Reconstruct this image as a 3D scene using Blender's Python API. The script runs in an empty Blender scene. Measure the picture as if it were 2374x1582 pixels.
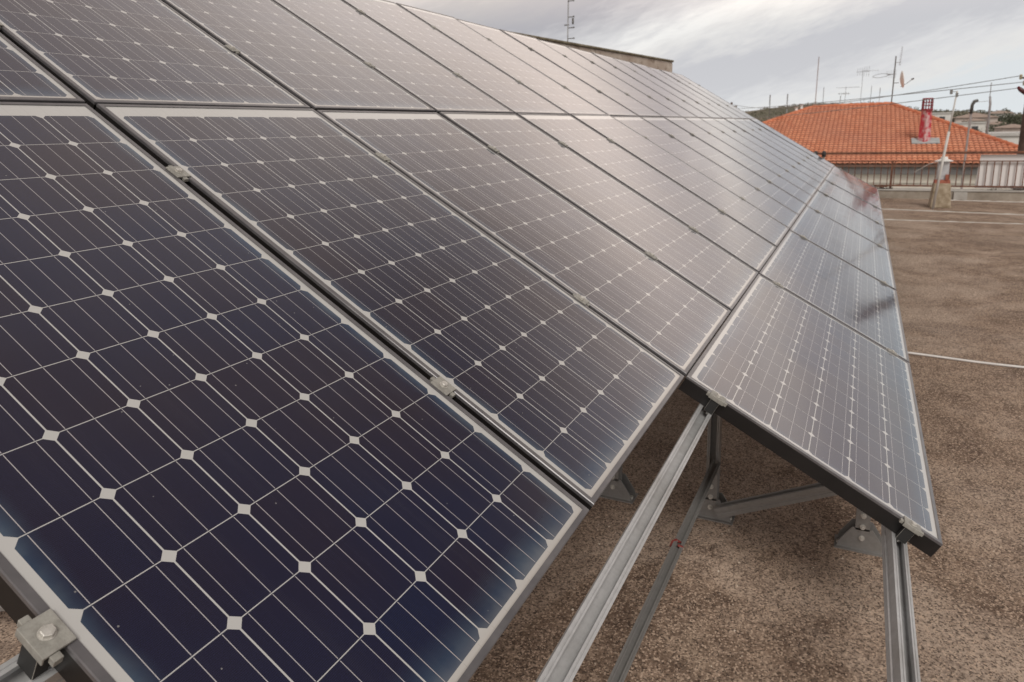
import bpy, bmesh, math, random
from math import sin, cos, pi, radians
from mathutils import Vector, Matrix, noise
random.seed(7)
S = bpy.context.scene
COL = S.collection
# ------------------------------------------------------------------ camera
CAM = Vector((-1.1974, -0.4398, 1.5577))
cd = bpy.data.cameras.new("camera"); cam = bpy.data.objects.new("camera", cd); COL.objects.link(cam)
cam.location = CAM
cam.rotation_euler = (1.3525, 0.0232, -1.121)
cd.sensor_width = 36; cd.lens = 1623.2 / 2374 * 36
cd.shift_x = -0.0065; cd.shift_y = -0.0547
cd.clip_start = 0.02; cd.clip_end = 5000
cd.dof.use_dof = True; cd.dof.focus_distance = 1.25; cd.dof.aperture_fstop = 9.0
S.camera = cam
# ------------------------------------------------------------------ sky
SUN_AZ, SUN_EL = -150.0, 48.0   # the veiled sun
GLOW_AZ, GLOW_EL = 28.0, 31.0  # bright patch of cloud out of view
W = bpy.data.worlds.new("World"); S.world = W; W.use_nodes = True
nt = W.node_tree; N = nt.nodes; L = nt.links; N.clear()
def wn(t, **k):
    n = N.new(t)
    for a, b in k.items(): setattr(n, a, b)
    return n
def wmath(op, a, b=None, c=None, clamp=False):
    n = wn('ShaderNodeMath', operation=op, use_clamp=clamp)
    for i, v in enumerate((a, b, c)):
        if v is None: continue
        if isinstance(v, (int, float)): n.inputs[i].default_value = v
        else: L.new(v, n.inputs[i])
    return n.outputs[0]
def wmix(f, a, b):
    n = wn('ShaderNodeMix', data_type='RGBA')
    if isinstance(f, (int, float)): n.inputs[0].default_value = f
    else: L.new(f, n.inputs[0])
    for i, v in ((6, a), (7, b)):
        if isinstance(v, tuple): n.inputs[i].default_value = (*v, 1)
        else: L.new(v, n.inputs[i])
    return n.outputs[2]
sky = wn('ShaderNodeTexSky', sky_type='NISHITA', sun_disc=False, sun_elevation=radians(SUN_EL), sun_rotation=radians(90 - SUN_AZ), air_density=1.2, dust_density=2.5)
tc = wn('ShaderNodeTexCoord')
sep = wn('ShaderNodeSeparateXYZ'); L.new(tc.outputs['Generated'], sep.inputs[0])
zz = wmath('MAXIMUM', sep.outputs[2], 0.0)
den = wmath('ADD', zz, 0.09)
px = wmath('DIVIDE', sep.outputs[0], den); py = wmath('DIVIDE', sep.outputs[1], den)
cv = wn('ShaderNodeCombineXYZ'); L.new(px, cv.inputs[0]); L.new(py, cv.inputs[1])
mp = wn('ShaderNodeMapping'); mp.inputs['Rotation'].default_value = (0, 0, radians(-62)); mp.inputs['Scale'].default_value = (0.42, 1.0, 1); mp.inputs['Location'].default_value = (1.9, 0.35, 0)
L.new(cv.outputs[0], mp.inputs[0])
def wnoise(scale, detail, rough, dist=0.0, seed=0.0):
    n = wn('ShaderNodeTexNoise', noise_dimensions='4D'); L.new(mp.outputs[0], n.inputs['Vector'])
    n.inputs['W'].default_value = seed
    n.inputs['Scale'].default_value = scale; n.inputs['Detail'].default_value = detail; n.inputs['Roughness'].default_value = rough; n.inputs['Distortion'].default_value = dist
    return n.outputs[0]
def wramp(v, stops):
    n = wn('ShaderNodeValToRGB'); L.new(v, n.inputs[0]); r = n.color_ramp
    r.elements[0].position = stops[0][0]; r.elements[0].color = (*stops[0][1], 1)
    r.elements[1].position = stops[-1][0]; r.elements[1].color = (*stops[-1][1], 1)
    for p, c in stops[1:-1]:
        e = r.elements.new(p); e.color = (*c, 1)
    return n.outputs[0]
def azel(a, e): return Vector((cos(radians(e)) * cos(radians(a)), cos(radians(e)) * sin(radians(a)), sin(radians(e))))
sd = azel(SUN_AZ, SUN_EL)
K = 9.5
# high cloud sheet, seen in perspective
cloud = wramp(wnoise(0.62, 7, 0.55, 0.6, 3.1), [(0.36, (.33, .315, .335)), (0.46, (.46, .44, .455)), (0.54, (.66, .62, .60)), (0.63, (1.0, .93, .88))])
gapm = wramp(wnoise(0.33, 5, 0.5, 0.3, 8.0), [(0.54, (0, 0, 0)), (0.72, (1, 1, 1))])
ska = wmix(0.55, sky.outputs[0], (5.6, 6.1, 6.6))
vm = wn('ShaderNodeVectorMath', operation='SCALE'); L.new(cloud, vm.inputs[0]); vm.inputs['Scale'].default_value = K
c1 = wmix(wmath('MULTIPLY', gapm, 0.35), vm.outputs[0], ska)
# long slanting cloud bands low in the sky
az = wmath('MULTIPLY', wmath('ARCTAN2', sep.outputs[1], sep.outputs[0]), 180 / pi)
el = wmath('MULTIPLY', wmath('ARCSINE', zz), 180 / pi)
cb = wmath('ADD', el, wmath('MULTIPLY', wmath('SUBTRACT', az, 9.0), 0.295))
bv = wn('ShaderNodeCombineXYZ'); L.new(wmath('MULTIPLY', az, 0.055), bv.inputs[0]); L.new(wmath('MULTIPLY', cb, 0.22), bv.inputs[1])
def bnoise(scale, det, rough, w):
    n = wn('ShaderNodeTexNoise', noise_dimensions='4D'); L.new(bv.outputs[0], n.inputs['Vector']); n.inputs['W'].default_value = w
    n.inputs['Scale'].default_value = scale; n.inputs['Detail'].default_value = det; n.inputs['Roughness'].default_value = rough; n.inputs['Distortion'].default_value = .5
    return wmath('SUBTRACT', n.outputs[0], 0.5)
cbn = wmath('ADD', cb, wmath('ADD', wmath('MULTIPLY', bnoise(1.0, 5, .55, 1.0), 5.0), wmath('ADD', wmath('MULTIPLY', bnoise(3.2, 6, .62, 5.0), 3.4), wmath('MULTIPLY', bnoise(11.0, 6, .65, 2.0), 2.6))))
bt = wmath('DIVIDE', wmath('ADD', cbn, 6.0), 26.0, clamp=True)
def bp(c): return (c + 6) / 26
bands = wramp(bt, [(0.0, (.66, .705, .735)), (bp(-1.2), (.67, .70, .72)), (bp(-.2), (.72, .715, .705)), (bp(.7), (.67, .67, .68)), (bp(2.4), (.545, .548, .575)), (bp(4.8), (.54, .542, .57)), (bp(6.8), (.72, .71, .70)), (bp(8.2), (.83, .82, .80)), (bp(9.4), (.66, .655, .66)), (bp(12.5), (.40, .40, .43)), (bp(16), (.46, .455, .46)), (1.0, (.70, .67, .65))])
bs = wn('ShaderNodeVectorMath', operation='SCALE'); L.new(bands, bs.inputs[0]); bs.inputs['Scale'].default_value = K
lowf = wn('ShaderNodeMapRange', interpolation_type='SMOOTHSTEP'); L.new(el, lowf.inputs[0]); lowf.inputs[1].default_value = 11; lowf.inputs[2].default_value = 20; lowf.inputs[3].default_value = 1; lowf.inputs[4].default_value = 0
c1 = wmix(lowf.outputs[0], c1, bs.outputs[0])
# pale layer of air near the horizon
hz = wmath('POWER', wmath('SUBTRACT', 1.0, zz, clamp=True), 30.0)
c2 = wmix(wmath('MULTIPLY', hz, 0.5), c1, (6.7, 7.0, 7.1))
# thicker, darker cloud overhead
up = wn('ShaderNodeMapRange', interpolation_type='SMOOTHSTEP'); L.new(el, up.inputs[0]); up.inputs[1].default_value = 11; up.inputs[2].default_value = 39; up.inputs[3].default_value = 1.1; up.inputs[4].default_value = .16
up2 = wn('ShaderNodeMapRange', interpolation_type='SMOOTHSTEP'); L.new(el, up2.inputs[0]); up2.inputs[1].default_value = 6.5; up2.inputs[2].default_value = 12; up2.inputs[3].default_value = 0; up2.inputs[4].default_value = 1
wwv = wn('ShaderNodeVectorMath', operation='MULTIPLY'); L.new(c2, wwv.inputs[0]); wwv.inputs[1].default_value = (1.50, 1.36, 1.27); wwarm = wwv.outputs[0]
us = wn('ShaderNodeVectorMath', operation='SCALE'); L.new(wmix(up2.outputs[0], c2, wwarm), us.inputs[0]); L.new(up.outputs[0], us.inputs['Scale'])
acc = us.outputs[0]
# bright patches in the unseen cloud deck, placed to lighten the panels' reflections
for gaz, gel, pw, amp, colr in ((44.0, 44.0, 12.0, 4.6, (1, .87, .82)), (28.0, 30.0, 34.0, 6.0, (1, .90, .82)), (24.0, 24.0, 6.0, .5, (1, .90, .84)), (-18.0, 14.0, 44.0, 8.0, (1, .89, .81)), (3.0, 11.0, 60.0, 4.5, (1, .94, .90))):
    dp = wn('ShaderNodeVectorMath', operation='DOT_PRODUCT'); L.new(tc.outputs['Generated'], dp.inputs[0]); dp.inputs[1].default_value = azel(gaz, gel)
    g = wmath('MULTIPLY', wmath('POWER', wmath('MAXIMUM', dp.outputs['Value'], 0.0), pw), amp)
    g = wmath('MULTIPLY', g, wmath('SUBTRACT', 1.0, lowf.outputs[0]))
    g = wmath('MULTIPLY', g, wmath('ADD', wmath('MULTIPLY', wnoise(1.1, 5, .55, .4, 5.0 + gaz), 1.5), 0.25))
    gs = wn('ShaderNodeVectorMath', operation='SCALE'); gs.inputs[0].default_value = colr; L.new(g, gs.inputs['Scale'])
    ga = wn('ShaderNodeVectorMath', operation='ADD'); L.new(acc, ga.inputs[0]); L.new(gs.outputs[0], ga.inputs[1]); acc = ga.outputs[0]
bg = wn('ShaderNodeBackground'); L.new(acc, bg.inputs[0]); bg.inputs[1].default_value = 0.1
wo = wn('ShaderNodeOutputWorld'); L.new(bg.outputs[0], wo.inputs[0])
# ------------------------------------------------------------------ sun (veiled by cloud)
sl = bpy.data.lights.new("sun", 'SUN'); so = bpy.data.objects.new("sun", sl); COL.objects.link(so)
sl.energy = 1.9; sl.angle = radians(24); sl.color = (1, .95, .88)
so.rotation_euler = (-sd).to_track_quat('-Z', 'Y').to_euler(); so.location = (0, 0, 30)
S.view_settings.view_transform = 'Standard'; S.view_settings.look = 'None'; S.view_settings.gamma = 1.0
S.view_settings.exposure = 0.05
S.render.engine = 'CYCLES'

# ================================================================== helpers
class Mat:
    def __init__(s, name):
        s.m = bpy.data.materials.new(name); s.m.use_nodes = True
        s.nt = s.m.node_tree; s.N = s.nt.nodes; s.L = s.nt.links
        s.b = s.N['Principled BSDF']
    def n(s, t, **k):
        n = s.N.new(t)
        for a, b in k.items(): setattr(n, a, b)
        return n
    def put(s, sock, v):
        if isinstance(v, (int, float)): sock.default_value = v
        elif isinstance(v, tuple): sock.default_value = (*v, 1) if len(v) == 3 and sock.type == 'RGBA' else v
        else: s.L.new(v, sock)
    def math(s, op, a, b=None, c=None, clamp=False):
        n = s.n('ShaderNodeMath', operation=op, use_clamp=clamp)
        for i, v in enumerate((a, b, c)):
            if v is not None: s.put(n.inputs[i], v)
        return n.outputs[0]
    def mix(s, f, a, b, blend='MIX'):
        n = s.n('ShaderNodeMix', data_type='RGBA', blend_type=blend)
        s.put(n.inputs[0], f); s.put(n.inputs[6], a); s.put(n.inputs[7], b)
        return n.outputs[2]
    def noise(s, vec, scale, detail=4, rough=.5, dist=0, fac=True):
        n = s.n('ShaderNodeTexNoise'); s.L.new(vec, n.inputs['Vector'])
        n.inputs['Scale'].default_value = scale; n.inputs['Detail'].default_value = detail
        n.inputs['Roughness'].default_value = rough; n.inputs['Distortion'].default_value = dist
        return n.outputs[0 if fac else 1]
    def ramp(s, v, stops):
        n = s.n('ShaderNodeValToRGB'); s.L.new(v, n.inputs[0]); r = n.color_ramp
        def c(x): return (x, x, x, 1) if isinstance(x, (int, float)) else (*x, 1)
        r.elements[0].position = stops[0][0]; r.elements[0].color = c(stops[0][1])
        r.elements[1].position = stops[-1][0]; r.elements[1].color = c(stops[-1][1])
        for p, q in stops[1:-1]:
            e = r.elements.new(p); e.color = c(q)
        return n.outputs[0]
    def obj(s): return s.n('ShaderNodeTexCoord').outputs['Object']
    def bump(s, h, strength, dist=.01):
        n = s.n('ShaderNodeBump'); n.inputs['Strength'].default_value = strength; n.inputs['Distance'].default_value = dist
        s.L.new(h, n.inputs['Height']); s.L.new(n.outputs[0], s.b.inputs['Normal'])
    def set(s, **k):
        for a, v in k.items(): s.put(s.b.inputs[a.replace('_', ' ')], v)
        return s
def simple(name, c1, c2=None, scale=8, rough=.6, metal=0, bump=0, detail=4, lo=.35, hi=.65, bs=None):
    m = Mat(name); o = m.obj()
    if c2 is None: c2 = tuple(min(1, x * 1.25) for x in c1)
    f = m.noise(o, scale, detail, .6)
    m.set(Base_Color=m.ramp(f, [(lo, c1), (hi, c2)]), Roughness=rough, Metallic=metal)
    if bump: m.bump(m.noise(o, bs or scale * 3, 5, .6), bump)
    return m.m

class MB:
    def __init__(s): s.v = []; s.f = []; s.m = []; s.uv = {}
    def add(s, vs, fs, mi=0):
        b = len(s.v); s.v += [tuple(v) for v in vs]
        for f in fs: s.f.append(tuple(b + i for i in f)); s.m.append(mi)
    def box(s, lo, hi, mi=0, M=None, faces=None):
        x0, y0, z0 = lo; x1, y1, z1 = hi
        vs = [Vector(p) for p in ((x0,y0,z0),(x1,y0,z0),(x1,y1,z0),(x0,y1,z0),(x0,y0,z1),(x1,y0,z1),(x1,y1,z1),(x0,y1,z1))]
        if M: vs = [M @ v for v in vs]
        s.add(vs, [(0,3,2,1),(4,5,6,7),(0,1,5,4),(1,2,6,5),(2,3,7,6),(3,0,4,7)], mi)
    def extrude(s, poly, a, b, up=(0,0,1), mi=0, closed=True):
        """sweep a closed 2D profile (side, up) from a to b"""
        a, b = Vector(a), Vector(b); d = (b - a).normalized(); up = Vector(up)
        side = d.cross(up).normalized(); up = side.cross(d).normalized()
        n = len(poly)
        vs = [a + side * p[0] + up * p[1] for p in poly] + [b + side * p[0] + up * p[1] for p in poly]
        s.add(vs, [(i, (i + 1) % n, n + (i + 1) % n, n + i) for i in range(n)], mi)
        b0 = len(s.v) - 2 * n
        s.f.append(tuple(range(b0 + n - 1, b0 - 1, -1))); s.m.append(mi)
        s.f.append(tuple(range(b0 + n, b0 + 2 * n))); s.m.append(mi)
    def tube(s, pts, r, seg=8, mi=0, caps=True):
        pts = [Vector(p) for p in pts]; n = len(pts); rr = r if isinstance(r, (list, tuple)) else [r] * n
        d0 = (pts[1] - pts[0]).normalized(); up = Vector((0, 0, 1)) if abs(d0.z) < .9 else Vector((1, 0, 0))
        x = d0.cross(up).normalized(); base = len(s.v)
        for i, p in enumerate(pts):
            d = (pts[min(i + 1, n - 1)] - pts[max(i - 1, 0)]).normalized()
            x = (x - d * x.dot(d)).normalized(); y = d.cross(x)
            for k in range(seg):
                a = 2 * pi * k / seg; s.v.append(tuple(p + (x * cos(a) + y * sin(a)) * rr[i]))
        for i in range(n - 1):
            for k in range(seg):
                k2 = (k + 1) % seg
                s.f.append((base + i * seg + k, base + i * seg + k2, base + (i + 1) * seg + k2, base + (i + 1) * seg + k)); s.m.append(mi)
        if caps:
            s.f.append(tuple(base + k for k in reversed(range(seg)))); s.m.append(mi)
            s.f.append(tuple(base + (n - 1) * seg + k for k in range(seg))); s.m.append(mi)
    def cyl(s, a, b, r, seg=12, mi=0): s.tube([a, b], r, seg, mi)
    def lathe(s, prof, seg=20, c=(0,0,0), mi=0):
        base = len(s.v); n = len(prof)
        for r, z in prof:
            for k in range(seg):
                a = 2 * pi * k / seg; s.v.append((c[0] + r * cos(a), c[1] + r * sin(a), c[2] + z))
        for i in range(n - 1):
            for k in range(seg):
                k2 = (k + 1) % seg
                s.f.append((base + i * seg + k, base + i * seg + k2, base + (i + 1) * seg + k2, base + (i + 1) * seg + k)); s.m.append(mi)
    def mesh(s, name, mats, smooth=False, bevel=0, bseg=1):
        me = bpy.data.meshes.new(name); me.from_pydata(s.v, [], s.f)
        for m in mats if isinstance(mats, (list, tuple)) else [mats]: me.materials.append(m)
        for p, i in zip(me.polygons, s.m): p.material_index = i; p.use_smooth = smooth
        if bevel:
            bm = bmesh.new(); bm.from_mesh(me)
            bmesh.ops.remove_doubles(bm, verts=bm.verts, dist=1e-6)
            es = [e for e in bm.edges if e.is_manifold and e.calc_face_angle(0) > .6]
            bmesh.ops.bevel(bm, geom=es, offset=bevel, segments=bseg, affect='EDGES', profile=.6)
            bm.to_mesh(me); bm.free()
        me.update(); return me
    def build(s, name, mats, parent=None, smooth=False, bevel=0, loc=None, rot=None):
        return link(name, s.mesh(name, mats, smooth, bevel), parent, loc, rot)
def link(name, data, parent=None, loc=None, rot=None):
    o = bpy.data.objects.new(name, data); COL.objects.link(o)
    if parent: o.parent = parent
    if loc is not None: o.location = loc
    if rot is not None: o.rotation_euler = rot
    return o
def tag(o, label=None, cat=None, group=None, kind=None):
    if label: o['label'] = label
    if cat: o['category'] = cat
    if group: o['group'] = group
    if kind: o['kind'] = kind
    return o
def thing(name, label, cat, loc=(0,0,0), rot=(0,0,0), group=None):
    o = link(name, None, None, loc, rot); o.empty_display_size = .1
    return tag(o, label, cat, group)
def copy_tree(o, parent=None, keep=()):
    c = o.copy(); COL.objects.link(c); c.parent = parent
    for ch in [x for x in COL.objects if x.parent == o]: copy_tree(ch, c)
    return c
ORD = 'first second third fourth fifth sixth seventh eighth ninth tenth eleventh twelfth thirteenth fourteenth fifteenth sixteenth'.split()

# ================================================================== materials
def glass_material():
    m = Mat('solar_cells_under_glass')
    uvn = m.n('ShaderNodeUVMap', uv_map='cells'); sp = m.n('ShaderNodeSeparateXYZ'); m.L.new(uvn.outputs[0], sp.inputs[0])
    u, v = sp.outputs[0], sp.outputs[1]
    fu, fv = m.math('FRACT', u), m.math('FRACT', v)
    du = m.math('ABSOLUTE', m.math('SUBTRACT', fu, .5)); dv = m.math('ABSOLUTE', m.math('SUBTRACT', fv, .5))
    inu = m.math('LESS_THAN', du, .4900); inv = m.math('LESS_THAN', dv, .4942)
    cut = m.math('LESS_THAN', m.math('ADD', du, dv), .902)
    rng = m.math('MULTIPLY', m.math('MULTIPLY', m.math('GREATER_THAN', u, 0), m.math('LESS_THAN', u, 6)), m.math('MULTIPLY', m.math('GREATER_THAN', v, 0), m.math('LESS_THAN', v, 12)))
    cell = m.math('MULTIPLY', m.math('MULTIPLY', inu, inv), m.math('MULTIPLY', cut, rng))
    # three busbars per cell, running along v
    bp = m.math('ABSOLUTE', m.math('SUBTRACT', m.math('FRACT', m.math('MULTIPLY', u, 3)), .5))
    bus = m.math('MULTIPLY', m.math('LESS_THAN', bp, .0130), m.math('LESS_THAN', dv, .484))
    bus = m.math('MULTIPLY', bus, m.math('MULTIPLY', m.math('GREATER_THAN', u, 0), m.math('LESS_THAN', u, 6)))
    # silver fingers across
    fing = m.math('LESS_THAN', m.math('FRACT', m.math('MULTIPLY', v, 50)), .16)
    cu, cvv = m.math('FLOOR', u), m.math('FLOOR', v)
    oi = m.n('ShaderNodeObjectInfo')
    cc = m.n('ShaderNodeCombineXYZ'); m.L.new(cu, cc.inputs[0]); m.L.new(cvv, cc.inputs[1]); m.L.new(m.math('MULTIPLY', oi.outputs['Random'], 37), cc.inputs[2])
    wnn = m.n('ShaderNodeTexWhiteNoise', noise_dimensions='3D'); m.L.new(cc.outputs[0], wnn.inputs[0])
    rnd = wnn.outputs[0]
    o = m.obj()
    base = m.mix(rnd, (.0034, .0078, .0370), (.0085, .0066, .0270))
    base = m.mix(m.math('MULTIPLY', m.ramp(m.noise(o, 1.7, 3, .5), [(.4, 0.), (.65, 1.)]), .6), base, (.022, .0105, .0150))
    base = m.mix(m.math('MULTIPLY', fing, .22), base, (.045, .055, .11))
    # anti-reflection tint and dried dirt close to the frame: 'edge' = distance to the glass edge in metres
    at = m.n('ShaderNodeUVMap', uv_map='edge'); se = m.n('ShaderNodeSeparateXYZ'); m.L.new(at.outputs[0], se.inputs[0])
    wob = m.math('MULTIPLY', m.math('SUBTRACT', m.noise(o, 4, 4, .55), .48), .06)
    def edge(dsock, wdt):
        return m.math('POWER', m.math('SUBTRACT', 1.0, m.math('DIVIDE', m.math('ADD', dsock, wob), wdt), clamp=True), 1.6)
    ex = m.math('MINIMUM', se.outputs[0], m.math('SUBTRACT', 1.0, se.outputs[0]))
    ey = m.math('MINIMUM', se.outputs[1], m.math('SUBTRACT', 1.0, se.outputs[1]))
    sx = m.n('ShaderNodeAttribute', attribute_type='GEOMETRY', attribute_name='size')
    sz = m.n('ShaderNodeSeparateXYZ'); m.L.new(sx.outputs['Vector'], sz.inputs[0])
    dx = m.math('MULTIPLY', ex, sz.outputs[0]); dy = m.math('MULTIPLY', ey, sz.outputs[1])
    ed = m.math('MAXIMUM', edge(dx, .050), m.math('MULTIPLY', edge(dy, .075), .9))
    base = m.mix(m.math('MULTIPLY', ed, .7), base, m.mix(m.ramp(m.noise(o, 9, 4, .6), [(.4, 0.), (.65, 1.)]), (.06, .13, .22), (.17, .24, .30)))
    metalc = (.50, .475, .48)
    base = m.mix(bus, base, metalc)
    sheet = m.mix(m.noise(o, 3, 3, .5), (.50, .495, .48), (.58, .575, .565))
    # pale ribbon ends show on the sheet past the last row
    col = m.mix(cell, m.mix(m.math('MULTIPLY', bus, .35), sheet, (.35, .34, .34)), base)
    dust = m.ramp(m.noise(o, 5, 6, .65), [(.38, 0.), (.75, 1.)])
    col = m.mix(m.math('ADD', m.math('MULTIPLY', dust, .006), .001), col, (.55, .50, .45))
    rm = m.n('ShaderNodeMapping'); m.L.new(o, rm.inputs[0]); rm.inputs['Scale'].default_value = (38, 1.2, 1)
    runs = m.ramp(m.noise(rm.outputs[0], 1, 4, .6), [(.52, 0.), (.75, 1.)])
    col = m.mix(m.math('MULTIPLY', runs, .012), col, (.5, .46, .42))
    low = m.math('POWER', m.math('SUBTRACT', 1.0, m.math('DIVIDE', m.math('ADD', m.math('MULTIPLY', se.outputs[1], sz.outputs[1]), m.math('MULTIPLY', wob, .4)), .035), clamp=True), 1.5)
    col = m.mix(m.math('MULTIPLY', low, .28), col, (.40, .31, .24))
    spk = m.n('ShaderNodeTexVoronoi', feature='F1'); m.L.new(o, spk.inputs['Vector']); spk.inputs['Scale'].default_value = 26
    col = m.mix(m.math('MULTIPLY', m.math('LESS_THAN', spk.outputs['Distance'], .035), .45), col, (.45, .44, .42))
    m.set(Base_Color=col, Roughness=.42)
    m.b.inputs['Specular IOR Level'].default_value = .0
    m.b.inputs['Coat Weight'].default_value = 1.0
    m.b.inputs['Sheen Weight'].default_value = .07; m.b.inputs['Sheen Roughness'].default_value = .35; m.b.inputs['Sheen Tint'].default_value = (1, .95, .90, 1)
    m.put(m.b.inputs['Coat Roughness'], m.math('ADD', m.math('MULTIPLY', dust, .05), .075))
    m.b.inputs['Coat IOR'].default_value = 1.75
    wv = m.noise(o, 1.6, 2, .4)
    bn = m.n('ShaderNodeBump'); bn.inputs['Strength'].default_value = .35; bn.inputs['Distance'].default_value = .006
    m.L.new(wv, bn.inputs['Height']); m.L.new(bn.outputs[0], m.b.inputs['Coat Normal'])
    return m.m
M_GLASS = glass_material()
M_LIP = simple('grey_anodised_frame', (.125, .12, .128), (.18, .172, .178), 14, .3, .25)
M_SIDE = simple('black_frame_side', (.008, .007, .007), (.014, .012, .012), 9, .5)  # frame sides coloured far darker than the lips
M_BACK = simple('white_backsheet', (.5, .5, .5), None, 4, .6)
def galv(name, c=(.36, .365, .37)):
    m = Mat(name); o = m.obj()
    f = m.noise(o, 60, 4, .6); g = m.noise(o, 5, 4, .6)
    col = m.mix(f, tuple(x * .8 for x in c), tuple(min(1, x * 1.2) for x in c))
    col = m.mix(m.math('MULTIPLY', m.ramp(g, [(.45, 0.), (.75, 1.)]), .4), col, (.26, .24, .22))
    m.set(Base_Color=col, Metallic=.45, Roughness=.5); m.bump(f, .12, .001)
    return m.m
M_GALV = galv('galvanised_steel', (.56, .565, .57)); M_POST = galv('dull_galvanised_steel', (.275, .268, .26))
M_CLAMP = simple('cast_aluminium_clamp', (.27, .26, .235), (.40, .39, .355), 70, .55, .15, .25, 4, .35, .7, 90)
M_BOLT = simple('steel_bolt', (.52, .50, .46), (.70, .68, .64), 90, .4, .4, .2)
M_RUBBER = simple('black_spacer', (.012, .012, .012), (.02, .02, .02), 20, .7)

# ================================================================== the roof terrace floor
def floor_material():
    m = Mat('weathered_roof_screed'); o = m.n('ShaderNodeNewGeometry').outputs['Position']
    mpn = m.n('ShaderNodeMapping'); m.L.new(o, mpn.inputs[0]); mpn.inputs['Scale'].default_value = (1, 1, 1); p = mpn.outputs[0]
    big = m.noise(p, 1.3, 6, .66, .5)
    mid = m.noise(p, 4.5, 6, .65, .4)
    fine = m.noise(p, 80, 5, .75)
    vor = m.n('ShaderNodeTexVoronoi', feature='F1'); m.L.new(p, vor.inputs['Vector']); vor.inputs['Scale'].default_value = 190
    vsep = m.n('ShaderNodeSeparateColor'); m.L.new(vor.outputs['Color'], vsep.inputs[0])
    col = m.ramp(big, [(.34, (.20, .134, .096)), (.5, (.33, .235, .172)), (.64, (.54, .415, .325))])
    col = m.mix(m.ramp(mid, [(.46, 0.), (.60, .75)]), col, (.135, .086, .062))
    col = m.mix(m.ramp(m.noise(p, 2.2, 5, .6, .2), [(.56, 0.), (.72, .75)]), col, (.46, .345, .255))
    # 2-5 cm mottling, pale worn spots and dark crusts of lichen
    mot = m.noise(p, 16, 6, .72, .3)
    col = m.mix(m.ramp(mot, [(.52, 0.), (.64, .5)]), col, (.56, .42, .32))
    col = m.mix(m.ramp(mot, [(.37, .4), (.46, 0.)]), col, (.13, .080, .056))
    o2 = m.n('ShaderNodeMapping'); m.L.new(o, o2.inputs[0]); o2.inputs['Location'].default_value = (7, 3, 0)
    q = o2.outputs[0]
    col = m.mix(m.ramp(m.noise(q, .7, 7, .66, .5), [(.49, 0.), (.61, .65)]), col, (.58, .465, .38))
    col = m.mix(m.ramp(m.noise(q, .5, 7, .7, .8), [(.56, 0.), (.67, .6)]), col, (.18, .135, .115))
    # grains: dark and pale stone chips
    col = m.mix(m.ramp(fine, [(.41, .55), (.50, 0.)]), col, (.085, .056, .042))
    col = m.mix(m.ramp(fine, [(.53, 0.), (.63, .5)]), col, (.66, .52, .41))
    col = m.mix(m.ramp(vsep.outputs[0], [(.80, 0.), (.84, .85)]), col, (.62, .47, .36))
    col = m.mix(m.ramp(vsep.outputs[1], [(.78, 0.), (.82, .75)]), col, (.06, .042, .034))
    coarse = m.noise(q, 38, 5, .75)
    col = m.mix(m.ramp(coarse, [(.38, .4), (.48, 0.)]), col, (.11, .074, .056))
    col = m.mix(m.ramp(coarse, [(.56, 0.), (.66, .3)]), col, (.58, .455, .36))
    # the part that never sees rain or sun keeps a brown film of dust
    m.set(Base_Color=col, Roughness=.9); m.b.inputs['Specular IOR Level'].default_value = .2
    h = m.math('ADD', fine, m.math('MULTIPLY', vsep.outputs[2], .5))
    m.bump(h, .8, .005)
    return m.m
M_FLOOR = floor_material()
fb = MB()
fb.box((-6, -5, -.3), (15.15, 6.2, 0))
tag(fb.build('roof_floor', M_FLOOR), kind='structure')
gb_ = MB(); rg = random.Random(11)
for _ in range(5200):
    x = rg.uniform(-.4, 7.5) if rg.random() < .35 else rg.uniform(-.3, 3.0); y = rg.uniform(-2.6, 1.4)
    if noise.noise(Vector((x * 1.7, y * 1.7, 3))) < -.12: continue
    r = rg.uniform(.0014, .0048) * (1.5 if rg.random() < .04 else 1); a = rg.random() * 6.3; h = r * rg.uniform(.5, .9)
    ps = [Vector((x + r * rg.uniform(.7, 1.2) * cos(a + k * 1.571), y + r * rg.uniform(.7, 1.2) * sin(a + k * 1.571), -.0005)) for k in range(4)]
    ts = [Vector((x + (p.x - x) * .55, y + (p.y - y) * .55, h * rg.uniform(.8, 1.1))) for p in ps]
    gb_.add(ps + ts, [(4, 5, 6, 7), (0, 1, 5, 4), (1, 2, 6, 5), (2, 3, 7, 6), (3, 0, 4, 7)])
M_GRIT = Mat('loose_grit'); gp = M_GRIT.n('ShaderNodeNewGeometry')
gr = M_GRIT.ramp(gp.outputs['Random Per Island'], [(.0, (.10, .07, .05)), (.45, (.30, .21, .15)), (.8, (.50, .38, .29)), (1.0, (.70, .62, .52))])
M_GRIT.set(Base_Color=gr, Roughness=.9)
tag(gb_.build('grit', M_GRIT.m), 'loose grit and small stones scattered on the roof floor', 'grit', kind='stuff')
M_JOINT = simple('pale_joint_filler', (.50, .47, .43), (.62, .59, .55), 6, .8)
for i, (a, b, w) in enumerate([((13.107, -.60), (12.60, -3.3), .035), ((11.52, -.55), (11.45, -3.2), .03), ((14.95, -1.9), (14.78, -3.6), .04)]):
    j = MB(); a3 = Vector((*a, 0)); b3 = Vector((*b, 0)); d = (b3 - a3).normalized(); sdv = Vector((-d.y, d.x, 0)); n = 22
    j.tube([a3.lerp(b3, k / n) + sdv * .015 * sin(k * 1.9 + i) + Vector((0, 0, -.004 + .004 * sin(k * 2.7))) for k in range(n + 1)], w / 2, 8)
    tag(j.build('roof_joint', M_JOINT), kind='structure')
b = MB(); b.tube([(.80, -.012, .272), (.79, .0, .281), (.775, .008, .284), (.76, .012, .276)], [.003, .007, .006, .003], 6); b.tube([(.775, -.02, .262), (.77, -.022, .275), (.765, -.01, .283)], [.003, .006, .004], 6)
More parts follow.
